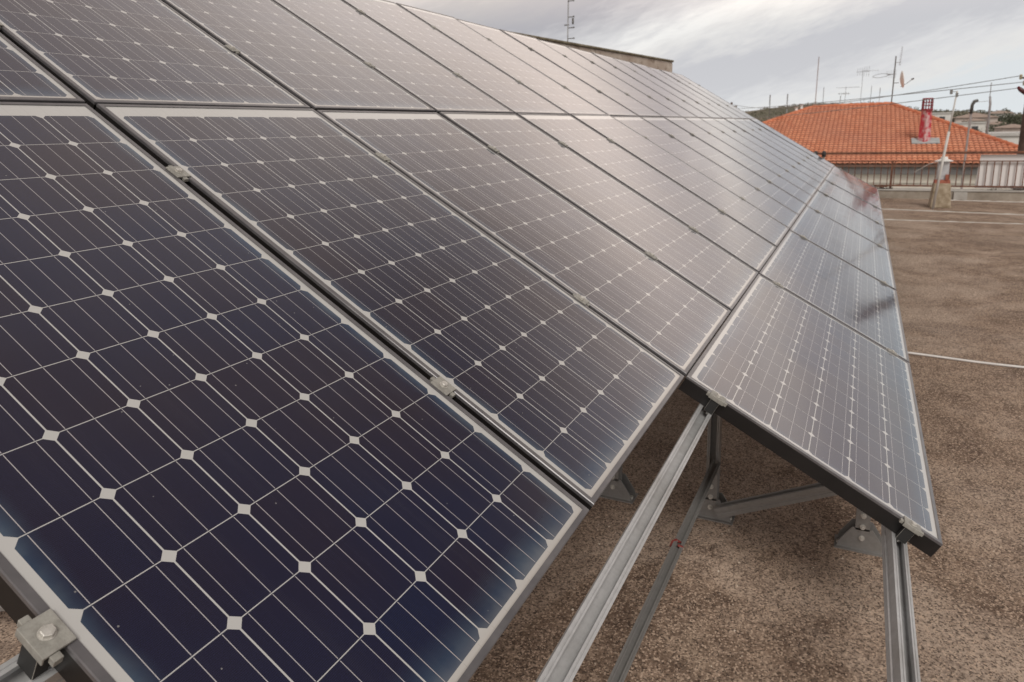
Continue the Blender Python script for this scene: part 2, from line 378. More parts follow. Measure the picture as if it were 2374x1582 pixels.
tag(b.build('tape_scrap', simple('red_tape', (.13, .02, .018), (.24, .045, .035), 60, .6)), 'scrap of red tape stuck on the grey tie bar', 'tape')
# white cable lying across the roof
M_CABLE = simple('white_cable', (.66, .64, .62), None, 5, .6)
cb = MB(); cpts = []
for k in range(25):
    t = k / 24; cpts.append((4.12 - .20 * t + .012 * sin(t * 9), .1 - 2.6 * t, .010 + .002 * sin(t * 21)))
cb.tube(cpts, .008, 8)
tag(cb.build('cable', M_CABLE, smooth=True), 'thin white cable lying across the brown roof from under the lower panels', 'cable')

# ================================================================== solar array
H = .82
P = .8298; PW = .805; PL = 1.592; GAP = P - PW
TH = .5483; TL = .5019
def frame_mesh(w, l, depth=.05, lip=.012, name='frame', lipmat=1):
    b = MB(); h = .0022
    # lips (material 0), sides (material 1): four mitred bars as C profile
    def bar(p0, p1, inn):
        p0, p1, inn = Vector(p0), Vector(p1), Vector(inn)
        d = (p1 - p0).normalized()
        o0, o1 = p0, p1; i0, i1 = p0 + inn * lip + d * lip, p1 + inn * lip - d * lip
        zt, zb = Vector((0, 0, h)), Vector((0, 0, -depth))
        r = .0016  # rounded outer arris
        oa0, oa1 = o0 + Vector((0, 0, h - r)), o1 + Vector((0, 0, h - r))
        ta0, ta1 = o0 + (inn + d) * r + zt, o1 + (inn - d) * r + zt
        b.add([ta0, ta1, i1 + zt, i0 + zt], [(0, 1, 2, 3)], 0)
        b.add([oa0, oa1, ta1, ta0], [(0, 1, 2, 3)], 0)
        b.add([i0 + zt, i1 + zt, i1 + Vector((0, 0, -.001)), i0 + Vector((0, 0, -.001))], [(0, 1, 2, 3)], 0)
        zs = Vector((0, 0, -.006))
        b.add([oa0, oa1, o1 + zs, o0 + zs], [(3, 2, 1, 0)], 0)
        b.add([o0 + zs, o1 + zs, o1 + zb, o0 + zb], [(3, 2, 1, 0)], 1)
        k = .022
        j0, j1 = p0 + (inn + d) * k + zb, p1 + (inn - d) * k + zb
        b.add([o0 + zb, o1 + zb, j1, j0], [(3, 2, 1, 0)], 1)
        t = .002
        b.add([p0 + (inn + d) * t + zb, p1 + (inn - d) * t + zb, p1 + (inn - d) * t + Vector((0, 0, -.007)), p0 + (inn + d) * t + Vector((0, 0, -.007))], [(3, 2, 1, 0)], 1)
    bar((0, 0, 0), (w, 0, 0), (0, 1, 0)); bar((w, 0, 0), (w, l, 0), (-1, 0, 0))
    bar((w, l, 0), (0, l, 0), (0, -1, 0)); bar((0, l, 0), (0, 0, 0), (1, 0, 0))
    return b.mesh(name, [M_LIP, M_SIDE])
def glass_mesh(w, l, along_y, ca, cb_, name='glass'):
    """ca = start, pitch across the six cells; cb_ = start, pitch along the twelve"""
    b = MB(); i = .012
    b.box((i, i, -.006), (w - i, l - i, 0))
    me = b.mesh(name, [M_GLASS, M_BACK]); me.polygons[0].material_index = 1
    u1 = me.uv_layers.new(name='cells'); u2 = me.uv_layers.new(name='edge')
    for lp in me.loops:
        x, y, _ = me.vertices[lp.vertex_index].co
        a, c = (x, y) if along_y else (y, x)
        u1.data[lp.index].uv = ((a - ca[0]) / ca[1], (c - cb_[0]) / cb_[1])
        u2.data[lp.index].uv = ((x - i) / (w - 2 * i), (y - i) / (l - 2 * i))
    at = me.attributes.new('size', 'FLOAT_VECTOR', 'POINT')
    for d in at.data: d.vector = (w, l, 0)
    return me
PC = .1259
ca0 = ((PW - 6 * PC) / 2, PC)
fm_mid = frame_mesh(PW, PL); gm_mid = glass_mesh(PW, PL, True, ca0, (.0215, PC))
LL = 1.6438 - .021
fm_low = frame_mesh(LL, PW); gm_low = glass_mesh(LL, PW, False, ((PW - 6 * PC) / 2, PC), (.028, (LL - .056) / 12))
def junction_box():
    b = MB(); b.box((-.06, -.05, -.031), (.06, .05, -.009)); b.tube([(-.03, -.05, -.02), (-.05, -.2, -.03), (-.1, -.35, -.035)], .003, 6); b.tube([(.03, -.05, -.02), (.06, -.2, -.03), (.12, -.3, -.035)], .003, 6)
    return b.mesh('junction_box', M_RUBBER, bevel=.002)
jb = junction_box()
U_MID = Vector((0, cos(TH), sin(TH))); N_MID = Vector((0, -sin(TH), cos(TH)))
U_LOW = Vector((0, cos(TL), sin(TL))); N_LOW = Vector((0, -sin(TL), cos(TL)))
O_MID = Vector((0, 0, H)) - U_MID * .005; O_TOP = O_MID + U_MID * (PL + .009); O_LOW = Vector((0, 0, H)) - U_LOW * (.0088 + PW)
def panel(tier, k, loc, tilt, fm, gm, low=False):
    nm = ORD[k]
    where = {'middle': 'middle tier', 'top': 'top tier', 'lower': 'lower tier'}[tier]
    lab = ('dark wide solar panel lying sideways in the lower tier, %s from the near end' % nm) if low else \
          ('dark upright solar panel in the %s, %s from the near left end' % (where, nm))
    jx, jy = random.uniform(-.0028, .0028), random.uniform(-.0022, .0022)
    t = thing('solar_panel', lab, 'solar panel', loc, (tilt + jx, jy, 0), 'solar panels of the ' + where)
    link('frame', fm, t); link('glass', gm, t)
    if low: link('junction_box', jb, t, (LL / 2, PW * .7, 0))
    else: link('junction_box', jb, t, (PW / 2, PL * .88, 0))
    return t
for i in range(-1, 15):
    x = i * P + GAP / 2
    panel('middle', i + 1, O_MID + Vector((x, 0, 0)), TH, fm_mid, gm_mid)
    panel('top', i + 1, O_TOP + Vector((x, 0, 0)), TH + .0004, fm_mid, gm_mid)
X0L = .8288; PLL = 1.6438
for j in range(7):
    panel('lower', j, O_LOW + Vector((X0L + j * PLL, 0, 0)), TL, fm_low, gm_low, True)

# ---- clamps
def clamp_proto(end=False):
    t = thing('panel_clamp', 'x', 'clamp')
    b = MB()
    if not end:
        b.box((-.0195, -.023, .0028), (.0195, .023, .0065))
        b.box((-.006, -.032, -.004), (.006, -.023, .0042)); b.box((-.006, .023, -.004), (.006, .032, .0042))
        b.box((-.0045, -.02, -.045), (.0045, .02, .0026))
    else:
        b.box((-.027, -.024, .0028), (.010, .024, .0068))
        b.box((-.020, -.033, -.006), (-.009, -.024, .0042)); b.box((-.020, .024, -.006), (-.009, .033, .0042))
        b.box((-.027, -.024, -.006), (-.0245, .024, .0028)); b.box((-.024, -.014, -.05), (-.006, .014, .0026), 1)
    b.build('plate', [M_CLAMP, M_RUBBER], t, bevel=.0006)
    bo = MB(); cx = 0 if not end else -.0085
    bo.tube([(cx, 0, .0066), (cx, 0, .0076)], .0095, 20); bo.tube([(cx, 0, .0076), (cx, 0, .0125), (cx, 0, .0132)], [.0080, .0080, .0068], 6)
    bo.tube([(cx, 0, -.062), (cx, 0, .0028)], .004, 10)
    bo.build('bolt', M_BOLT, t)
    return t
proto_mid, proto_end = clamp_proto(), clamp_proto(True)
used = {}
def place_clamp(end, p, tilt, flip, label, group):
    src = proto_end if end else proto_mid
    if src.name not in used: used[src.name] = 1; t = src
    else: t = copy_tree(src)
    t.location = p
    t.rotation_euler = (tilt, 0, 0)
    if flip: t.scale = (-1, 1, 1)
    tag(t, label, 'clamp', group)
S_MID = (.3953, 1.2561); S_TOP = (.4304, 1.2121); S_LOW = (.7000, .1084)   # low: distance from the tier's top edge
for tier, O, U, ss, tilt in (('middle', O_MID, U_MID, S_MID, TH), ('top', O_TOP, U_MID, S_TOP, TH)):
    for r, s in enumerate(ss):
        row = ('lower', 'upper')[r]
        for j in range(-1, 16):
            end = j in (-1, 15)
            if j == -1: x = -P + GAP / 2
            elif j == 15: x = 15 * P - GAP / 2
            else: x = j * P
            lab = ('%s clamp on the %s edge of the %s tier' % (row, 'near left outer' if j < 0 else 'far outer', tier)) if end else \
                  '%s clamp between the %s and %s panels of the %s tier' % (row, ORD[j], ORD[j + 1], tier)
            place_clamp(end, O + U * s + Vector((x, 0, 0)), tilt, j == 15, lab, 'clamps of the %s tier' % tier)
for r, d in enumerate((.7154, .1084)):
    row = ('lower', 'upper')[r]
    for j in range(8):
        end = j in (0, 7)
        x = X0L + j * PLL - (.0105 if 0 < j < 7 else 0) - (.021 if j == 7 else 0)
        lab = ('%s clamp on the %s edge of the lower tier' % (row, 'near' if j == 0 else 'far')) if end else \
              '%s clamp between the %s and %s wide panels of the lower tier' % (row, ORD[j - 1], ORD[j])
        place_clamp(end, O_LOW + U_LOW * (PW - d) + Vector((x, 0, 0)), TL, j == 7, lab, 'clamps of the lower tier')

# ---- rails: slotted channel with inward lips
def channel(w=.045, h=.045, t=.0035, lip=.011, fl=None):
    a = w / 2; t2 = fl if fl else t
    return [(-a, 0), (-a, h*.30), (-a+.0025, h*.36), (-a+.0025, h*.52), (-a, h*.58), (-a, h), (-a + lip*.45, h), (-a + lip*.5, h - .0015), (-a+lip*.62, h - .0015), (-a+lip*.67, h), (-a + lip, h), (-a + lip, h - .009), (-a + t, h - .009), (-a + t, t2), (a - t, t2), (a - t, h - .009),
            (a - lip, h - .009), (a - lip, h), (a - lip*.67, h), (a-lip*.62, h-.0015), (a-lip*.5, h-.0015), (a-lip*.45, h), (a, h), (a, h*.58), (a-.0025, h*.52), (a-.0025, h*.36), (a, h*.30), (a, 0)]
RAILPOLY = channel(.045, .045, .0035, .0115, .020)
def rail(O, U, Nn, s, x0, x1, label, group):
    c = O + U * s - Nn * (.0505 + .045)
    b = MB(); b.extrude(RAILPOLY, (x0, 0, 0), (x1, 0, 0), Nn)
    o = b.build('rail', M_GALV, loc=c); tag(o, label, 'rail', group)
G_R = 'long slotted mounting rails under the panels'
rail(O_MID, U_MID, N_MID, S_MID[0], -1.25, 12.7, 'long slotted steel rail under the lower clamps of the middle tier', G_R)
rail(O_MID, U_MID, N_MID, S_MID[1], -1.25, 12.7, 'long slotted steel rail under the upper clamps of the middle tier', G_R)
rail(O_TOP, U_MID, N_MID, S_TOP[0], -1.25, 12.7, 'long slotted steel rail under the lower clamps of the top tier', G_R)
rail(O_TOP, U_MID, N_MID, S_TOP[1], -1.25, 12.7, 'long slotted steel rail under the upper clamps of the top tier', G_R)
rail(O_LOW, U_LOW, N_LOW, PW - .100, -1.0, 12.5, 'bare end of slotted steel rail running out beside the middle tier panels', G_R)
rail(O_LOW, U_LOW, N_LOW, PW - .714, -1.0, 12.5, 'outermost slotted steel rail under the outer corner of the lower tier', G_R)

# ---- support frames in planes of constant X
tieN = [0]
def post(x, y, ztop, label):
    t = thing('support_post', label, 'post', (x, y, 0), group='posts carrying the array')
    b = MB(); w = .048
    pr = channel(w, .045, .003, .012)
    b.extrude(pr, (.0225, 0, .03), (.0225, 0, ztop), (-1, 0, 0))
    b.build('upright', M_POST, t)
    f = MB()
    # two trapezoid cheek plates on a flat foot
    for sx in (-.0285, .0285):
        th_ = .0035 if sx > 0 else -.0035
        pts = [(-.082, .004), (.082, .004), (.076, .028), (.034, .092), (-.034, .092), (-.076, .028)]
        vs = [(sx, p[0], p[1]) for p in pts] + [(sx + th_, p[0], p[1]) for p in pts]
        n = 6
        f.add(vs, [tuple(range(n)) if th_ < 0 else tuple(reversed(range(n))), tuple(reversed(range(n, 2*n))) if th_ < 0 else tuple(range(n, 2*n))] + [((i, n+i, n+(i+1)%n, (i+1)%n) if th_ < 0 else (i, (i+1)%n, n+(i+1)%n, n+i)) for i in range(n)])
    f.box((-.045, -.09, 0), (.045, .09, .0045))
    fo = f.build('foot_bracket', M_POST, t)
    g = MB()
    g.box((-.032, -.024, .085), (-.0285, .024, .20))
    g.build('sleeve', M_POST, t)
    for yy in (-.074, .074):
        g = MB(); g.cyl((-.010, yy, .0045), (-.010, yy, .016), .009, 6); g.build('anchor_nut', M_BOLT, t)
    for z in (.055, .10, .145, .185):
        k = MB(); k.tube([(-.036, 0, z), (-.032, 0, z)], .010, 14); k.tube([(-.043, 0, z), (-.036, 0, z)], .0075, 6); k.tube([(-.047, 0, z), (-.043, 0, z)], .004, 8)
        k.build('bolt', M_BOLT, t)
    return t
def bar(name, a, b, label, cat, mat=None, up=(0, 0, 1), w=.042):
    m = MB(); m.extrude(channel(w, w, .003, .011, w * .62), Vector(a), Vector(b), up)
    tag(m.build(name, mat or M_POST), label, cat, {'brace': 'braces of the support frames', 'beam': 'sloping beams of the support frames', 'tie bar': 'tie bars of the support frames'}.get(cat))
def under(y):  # height of the rails' underside above the floor at depth y
    if y < 0: return H + y * math.tan(TL) - .112
    return H + y * math.tan(TH) - .118
fx = [-.175 + 1.64 * k for k in range(8)]
for k, x in enumerate(fx):
    nm = ORD[k]; y0 = .0 if k else .5
    for y, w in ((-.54, 'front'), (.01, 'second'), (.42, 'third'), (2.25, 'rear')):
        if k == 0 and y < .3: continue
        post(x, y, under(y) - .03, '%s galvanised post of the %s support frame from the near end' % (w, nm) if not (k == 1 and y < .1) else
             ('short galvanised post on a trapezoid foot below the outer panel corner' if y < -.1 else 'taller galvanised post on a bolted foot where the bare rail ends'))
    if k > 0:
        bar('support_beam', (x + .047, -.62, under(-.62) - .022), (x + .047, -.02, under(-.02) - .022), 'sloping beam under the lower tier on the %s support frame' % nm, 'beam')
        bar('brace', (x - .055, -.03, .035), (x - .055, -.50, .255), 'low diagonal brace between front posts of the %s support frame' % nm if k > 1 else 'low grey brace rising from the tall post foot to the short post', 'brace')
    bar('support_beam', (x + .047, y0, under(y0) - .022), (x + .047, 2.62, under(2.62) - .022), 'long sloping beam under the middle and top tiers on the %s frame' % nm, 'beam')
    bar('brace', (x, 2.15, .03), (x, .95, .47), 'rear diagonal brace of the %s support frame' % nm, 'brace')
bar('tie_bar', (1.42, .0, .235), (-.7, .0, .285), 'grey tie bar running back from the tall post beside the bare rail', 'tie bar', up=(0, -.35, 1), w=.034)

# ================================================================== parapet, railing, pedestal, mast
M_CONC = simple('stained_parapet_concrete', (.24, .205, .165), (.42, .375, .32), 3.5, .9, 0, .5, 6, .35, .7, 30)
M_CAP = simple('parapet_cap', (.40, .38, .35), (.52, .50, .47), 4, .85)
wl = thing('parapet_wall', 'low stained concrete parapet along the far edge of the roof', 'wall', (15.3, 0, 0))
b = MB(); b.box((-.15, -6.0, -.3), (.15, 6.2, .155)); b.build('wall', M_CONC, wl, bevel=.01)
b = MB(); b.box((-.165, -6.0, .1555), (.165, 6.2, .185)); b.build('coping', M_CAP, wl, bevel=.008)
b = MB(); b.box((-.19, -2.35, 0), (-.152, -2.12, .15)); b.build('pilaster', M_CAP, wl, bevel=.004)
M_RUST = simple('rusty_brown_steel', (.11, .045, .028), (.22, .095, .055), 12, .75, 0, .2)
rl = thing('railing', 'rusty brown steel railing standing on the far parapet', 'railing', (15.3, 0, 0))
b = MB(); b.box((-.03, -6.0, .885), (.03, 6.0, .935)); b.build('handrail', M_RUST, rl, bevel=.006)
b = MB(); b.box((-.012, -6.0, .735), (.012, 6.0, .755)); b.build('middle_rail', M_RUST, rl)
b = MB(); b.box((-.018, -6.0, .235), (.018, 6.0, .265)); b.build('bottom_rail', M_RUST, rl)
for y in (-5.4, -1.0, 1.5, 4.0):
    b = MB(); b.box((-.02, y - .02, .186), (.02, y + .02, .734)); b.build('post', M_RUST, rl)
y = -5.95; nb = 0
while y < 5.9 and nb < 99:
    b = MB(); b.box((-.008, y - .008, .266), (.008, y + .008, .734)); b.build('bar', M_RUST, rl); y += .1225; nb += 1
# white sheet fixed behind the right of the railing
M_WSHEET = simple('white_painted_sheet', (.80, .78, .77), (.86, .84, .83), 2, .6)
b = MB(); b.add([(15.345, -2.485, .215), (15.345, -5.9, .215), (15.345, -5.9, .868), (15.345, -2.53, .868), (15.365, -2.485, .215), (15.365, -5.9, .215), (15.365, -5.9, .868), (15.365, -2.53, .868)], [(0,3,2,1),(4,5,6,7),(0,1,5,4),(1,2,6,5),(2,3,7,6),(3,0,4,7)])
tag(b.build('screen_sheet', M_WSHEET), 'white sheet fixed behind the right end of the rusty railing', 'screen')
# small dark flakes scattered along the parapet under the railing
M_FLAKE = simple('dark_flake', (.03, .022, .018), (.09, .06, .045), 30, .95)
def flakes(name, y0, y1, label, x=15.24, hgt=.035):
    b = MB(); rnd = random.Random(int(abs(y0) * 100))
    for k in range(150):
        c = Vector((x + rnd.uniform(-.05, .09), rnd.uniform(y0, y1), .187 + rnd.random() ** 2 * hgt)); r = rnd.uniform(.012, .03)
        a = Vector((rnd.gauss(0, 1), rnd.gauss(0, 1), rnd.gauss(0, .4))).normalized(); q = a.cross(Vector((0, 0, 1))).normalized()
        b.add([c - a * r, c + q * r * .5, c + a * r, c - q * r * .5 + Vector((0, 0, r * .3))], [(0, 1, 2, 3)])
    o = b.build(name, M_FLAKE); o['kind'] = 'stuff'; o['label'] = label; o['category'] = 'leaf litter'
flakes('dark_flakes', -3.9, -2.7, 'dark flakes lying on the parapet under the white sheet', hgt=.08)
flakes('dark_flakes', -1.05, -.6, 'dark flakes on the parapet by the railing post', hgt=.07)
b = MB(); b.tube([(15.22, -.62, .22), (15.2, -.9, .235), (15.2, -1.2, .29)], [.012, .012, .006], 6)
tag(b.build('timber_strip', M_RUST), 'thin brown strip of wood leaning on the parapet by the array', 'timber')
# pedestal chimney stub with a metal flue box
pd = thing('vent_pedestal', 'mossy concrete stub with a white metal vent box on the far roof', 'vent', (13.62, -1.76, 0), (0, 0, radians(2)))
M_STUB = simple('mossy_concrete', (.26, .20, .13), (.50, .42, .32), 9, .95, 0, .6, 6, .35, .66, 25)
M_VENT = simple('galvanised_vent_sheet', (.46, .47, .49), (.62, .62, .64), 6, .45, .2)
M_BRICK = simple('red_brick_patch', (.30, .09, .06), (.42, .15, .10), 20, .85)
b = MB()
def frus(b, w0, w1, d0, d1, z0, z1, mi=0):
    v = [(-d0, -w0, z0), (d0, -w0, z0), (d0, w0, z0), (-d0, w0, z0), (-d1, -w1, z1), (d1, -w1, z1), (d1, w1, z1), (-d1, w1, z1)]
    b.add(v, [(0,3,2,1),(4,5,6,7),(0,1,5,4),(1,2,6,5),(2,3,7,6),(3,0,4,7)], mi)
frus(b, .165, .13, .16, .125, 0, .44)
b.build('stub', M_STUB, pd, bevel=.012)
b = MB(); frus(b, .125, .115, .11, .105, .4405, .50); b.box((-.12, -.085, .50), (-.095, -.035, .60)); b.build('brickwork', M_BRICK, pd)
b = MB(); frus(b, .085, .085, .08, .08, .5005, .82); b.build('flue_box', M_VENT, pd, bevel=.004)
b = MB(); b.lathe([(.0, .91), (.055, .905), (.06, .865), (.15, .835), (.15, .828), (0, .828)], 20); b.build('cowl', simple('white_cowl', (.70, .69, .67), None, 4, .5), pd)
M_MAST = simple('off_white_pipe', (.56, .53, .50), (.66, .64, .61), 4, .5)
ms = thing('leaning_mast', 'pale leaning pipe mast standing in front of the concrete stub', 'mast', (13.25, -1.63, 0))
b = MB(); b.tube([(0, 0, 0), (.02, -.125, 1.35)], .021, 10); b.tube([(.02, -.125, 1.35), (.03, -.185, 2.03)], .013, 10); b.build('pipe', M_MAST, ms, smooth=True)
b = MB(); b.box((.012, -.205, 1.93), (.045, -.165, 2.0)); b.cyl((.03, -.10, 1.98), (.03, -.10, 2.06), .022, 10); b.cyl((.03, -.185, 2.02), (.03, -.10, 2.02), .006, 6); b.build('mast_head', M_POST, ms)
b = MB(); b.tube([(13.25, -1.70, .86), (13.3, -1.5, .79), (13.38, -1.3, .645)], .006, 6); tag(b.build('stay_wire', M_MAST), 'thin pale stay wire slanting down from the concrete stub to the railing', 'wire')
# two small dark stubs just past the far end of the array
M_DARKP = simple('dark_pipe', (.03, .03, .03), (.06, .055, .05), 10, .6)
for y, lab in ((.345, 'left of two small dark vent caps beyond the far array edge'), (.205, 'right of two small dark vent caps beyond the far array edge')):
    t = thing('vent_pipe', lab, 'vent', (13.0, y, 0), group='small dark vent caps')
    b = MB(); b.lathe([(.02, 0), (.02, .93), (.028, .935), (.03, .99), (.0, .995)], 12); b.build('pipe', M_MAST, t, smooth=True)
    b = MB(); b.lathe([(.0, 1.05), (.022, 1.045), (.036, 1.02), (.036, .945), (.031, .94), (.031, 1.0), (0, 1.0)], 12); b.build('cap', M_DARKP, t, smooth=True)

# ================================================================== roof building behind the array
M_SLAB = Mat('stained_render')
o = M_SLAB.obj()
f1 = M_SLAB.noise(o, 2.0, 6, .6); f2 = M_SLAB.noise(o, 7, 6, .7)
c = M_SLAB.ramp(f1, [(.35, (.42, .33, .27)), (.65, (.60, .52, .45))])
c = M_SLAB.mix(M_SLAB.ramp(f2, [(.56, 0.), (.66, .8)]), c, (.15, .09, .05))
M_SLAB.set(Base_Color=c, Roughness=.9); M_SLAB = M_SLAB.m
M_EDGE = simple('mossy_coping', (.13, .10, .06), (.28, .24, .17), 10, .95)
sb = thing('stair_house', 'flat roofed stair house with stained concrete eaves behind the array', 'building', (15.0, 3.55, 0), (0, 0, radians(-8)))
b = MB(); b.box((-11.0, -.02, 2.655), (0, 5.2, 2.945)); b.build('roof_slab', M_SLAB, sb, bevel=.01)
b = MB(); b.box((-11.02, -.045, 2.9455), (.02, 5.22, 2.985)); b.build('coping', M_EDGE, sb, bevel=.008)
b = MB(); b.box((-10.6, .5, -.3), (-.5, 4.9, 2.654)); b.build('wall', simple('grey_render', (.26, .25, .24), (.36, .35, .34), 3, .9), sb)
b = MB(); b.box((-4.2, .47, 0), (-3.3, .5, 2.05)); b.build('door', M_RUST, sb)

# ---- aerials
M_ALU = simple('weathered_aluminium', (.30, .30, .31), (.42, .42, .43), 10, .5, .4)
M_IRON = simple('dark_pipe_steel', (.10, .095, .09), (.17, .16, .15), 10, .6, .2)
M_THIN = simple('pink_grey_pipe', (.33, .28, .27), (.42, .37, .36), 10, .6)
def yagi(b, c, d, length, nel, el0, el1, vertical=False, r=.006):
    c = Vector(c); d = Vector(d).normalized(); e = Vector((0, 0, 1)) if vertical else d.cross(Vector((0, 0, 1))).normalized()
    b.cyl(c - d * length / 2, c + d * length / 2, r * 1.3, 6)
    for k in range(nel):
        p = c - d * length / 2 + d * length * (k + .5) / nel; hl = (el0 + (el1 - el0) * k / max(1, nel - 1)) / 2
        b.cyl(p - e * hl, p + e * hl, r, 5)
t = thing('dipole_antenna', 'tall mast with four stacked dipoles above the stair house roof', 'antenna', (15.6, 6.3, 2.985))
b = MB(); b.cyl((0, 0, 0), (.12, 0, 1.75), .016, 8); b.build('mast', M_ALU, t)
b = MB()
for z in (.73, .98, 1.23, 1.60):
    b.cyl((.08, 0, z), (.10, -.14, z), .011, 6); b.cyl((.10, -.14, z - .012), (.10, -.14, z + .02), .02, 6)
b.cyl((.1, -.12, 1.06), (.1, -.12, 1.20), .025, 8); b.cyl((.09, .10, 1.05), (.09, -.02, 1.05), .014, 6)
b.build('dipoles', M_IRON, t)
t = thing('antenna_mast', 'tallest mast on the orange roof ridge with dish, loop and comb aerials', 'antenna', (49.2, -1.79, 2.58))
b = MB(); b.tube([(0, 0, 0), (.0, -.03, 2.83)], .034, 10); b.build('mast', M_IRON, t)
b = MB()
R0 = Matrix.Translation((0, -.36, 1.42)) @ Matrix.Rotation(radians(82), 4, 'X') @ Matrix.Rotation(radians(7), 4, 'Y')
prof = [(r, .55 * r * r) for r in (0, .12, .24, .34, .42, .47)]
seg = 22; base = []
for side in (0, 1):
    for r, z in prof:
        for k in range(seg):
            a = 2 * pi * k / seg; base.append(R0 @ Vector((r * cos(a), r * sin(a) * 1.08, z + side * .025)))
n = len(prof); fs = []
for side in (0, 1):
    for i in range(n - 1):
        for k in range(seg):
            k2 = (k + 1) % seg; q = (side * n * seg + i * seg + k, side * n * seg + i * seg + k2, side * n * seg + (i+1) * seg + k2, side * n * seg + (i+1) * seg + k)
            fs.append(q)
for k in range(seg):
    k2 = (k + 1) % seg; fs.append(((n-1)*seg + k, (n-1)*seg + k2, (2*n-1)*seg + k2, (2*n-1)*seg + k))
b.add(base, fs); b.build('dish', simple('cream_dish', (.78, .76, .72), (.84, .82, .78), 5, .5), t)
b = MB(); b.cyl((0, 0, 1.25), (0, -.30, 1.25), .022, 6); b.tube([(0, -.42, 1.0), (-.1, -.75, 1.2), (-.15, -1.02, 1.42)], .016, 6); b.cyl((-.15, -.96, 1.40), (-.15, -1.10, 1.46), .045, 8); b.build('feed_arm', M_IRON, t)
b = MB(); lp = []
for k in range(23):
    a = 2 * pi * k / 22; lp.append((.0 , .72 + .42 * cos(a), 1.72 + .11 * sin(a) - .04 * cos(a)))
b.tube(lp, .012, 6, caps=False); b.cyl((0, 0, 1.78), (0, .34, 1.74), .025, 6); b.cyl((0, 1.14, 1.64), (0, 1.17, 1.66), .03, 6); b.build('loop_aerial', M_IRON, t)
b = MB(); yagi(b, (0, -.30, 2.82), (.05, -.05, 1), 1.12, 11, .22, .12, False, .008); b.cyl((0, -.03, 2.45), (0, -.28, 2.45), .014, 6); b.build('comb_aerial', M_ALU, t)
b = MB(); yagi(b, (0, .15, 1.78), (.2, 1, .05), .6, 5, .55, .4, True, .008); b.build('small_aerial', M_ALU, t)
t = thing('antenna_mast', 'plain tall thin pole at the left end of the orange roof ridge', 'antenna', (49.2, 2.58, 2.56))
b = MB(); b.tube([(0, 0, 0), (0, -.04, 3.08)], .026, 8); b.build('mast', M_THIN, t)
def roof_aerial(x, y, z0, h, label, build, mat=None, r=.018):
    t = thing('antenna_mast', label, 'antenna', (x, y, z0))
    b = MB(); b.tube([(0, 0, 0), (0, -.03, h)], r, 6); b.build('mast', mat or M_ALU, t)
    b = MB(); build(b, h); b.build('aerial', M_ALU, t)
# ================================================================== orange hip roof house
def tile_material():
    m = Mat('clay_pantiles'); o = m.obj()
    uvn = m.n('ShaderNodeUVMap', uv_map='tile'); s = m.n('ShaderNodeSeparateXYZ'); m.L.new(uvn.outputs[0], s.inputs[0])
    cc = m.n('ShaderNodeCombineXYZ'); m.L.new(m.math('FLOOR', s.outputs[0]), cc.inputs[0]); m.L.new(m.math('FLOOR', s.outputs[1]), cc.inputs[1])
    w = m.n('ShaderNodeTexWhiteNoise', noise_dimensions='2D'); m.L.new(cc.outputs[0], w.inputs[0])
    c = m.mix(w.outputs[0], (.70, .255, .135), (.84, .37, .215))
    c = m.mix(m.ramp(m.noise(o, .35, 5, .6), [(.4, 0.), (.7, .5)]), c, (.56, .25, .18))
    c = m.mix(m.ramp(m.noise(o, 9, 4, .7), [(.6, 0.), (.75, .35)]), c, (.22, .10, .07))
    # the open joint under each tile nose
    f = m.math('FRACT', s.outputs[1]); c = m.mix(m.math('MULTIPLY', m.math('LESS_THAN', f, .13), .6), c, (.14, .05, .03))
    vl = m.math('GREATER_THAN', m.math('ABSOLUTE', m.math('SUBTRACT', m.math('FRACT', s.outputs[0]), .5)), .33); c = m.mix(m.math('MULTIPLY', vl, .32), c, (.20, .075, .045))
    m.set(Base_Color=c, Roughness=.85); return m.m
M_TILE = tile_material(); M_HIP = simple('hip_tiles', (.52, .17, .085), (.66, .25, .14), 3, .85)
M_CREAM = simple('cream_render', (.72, .68, .60), (.80, .76, .68), 1.2, .9)
M_GUT = simple('brown_gutter', (.15, .085, .06), (.22, .13, .10), 4, .6)
M_SOF = simple('grey_soffit', (.42, .42, .43), (.50, .50, .51), 3, .8)
hs = thing('tiled_house', 'cream house with a large orange clay tiled hip roof beyond the railing', 'house', (39.2, 1.0, 0))
HX, HY = 39.2, 1.0
EV = -.56
eR, eL, eRb, eLb = Vector((39.2, -8.8, EV)), Vector((39.2, 10.9, EV)), Vector((59.2, -8.8, EV)), Vector((59.2, 10.9, EV))
rR, rL = Vector((49.2, -1.79, 2.56)), Vector((49.2, 2.70, 2.53))
off = Vector((HX, HY, 0))
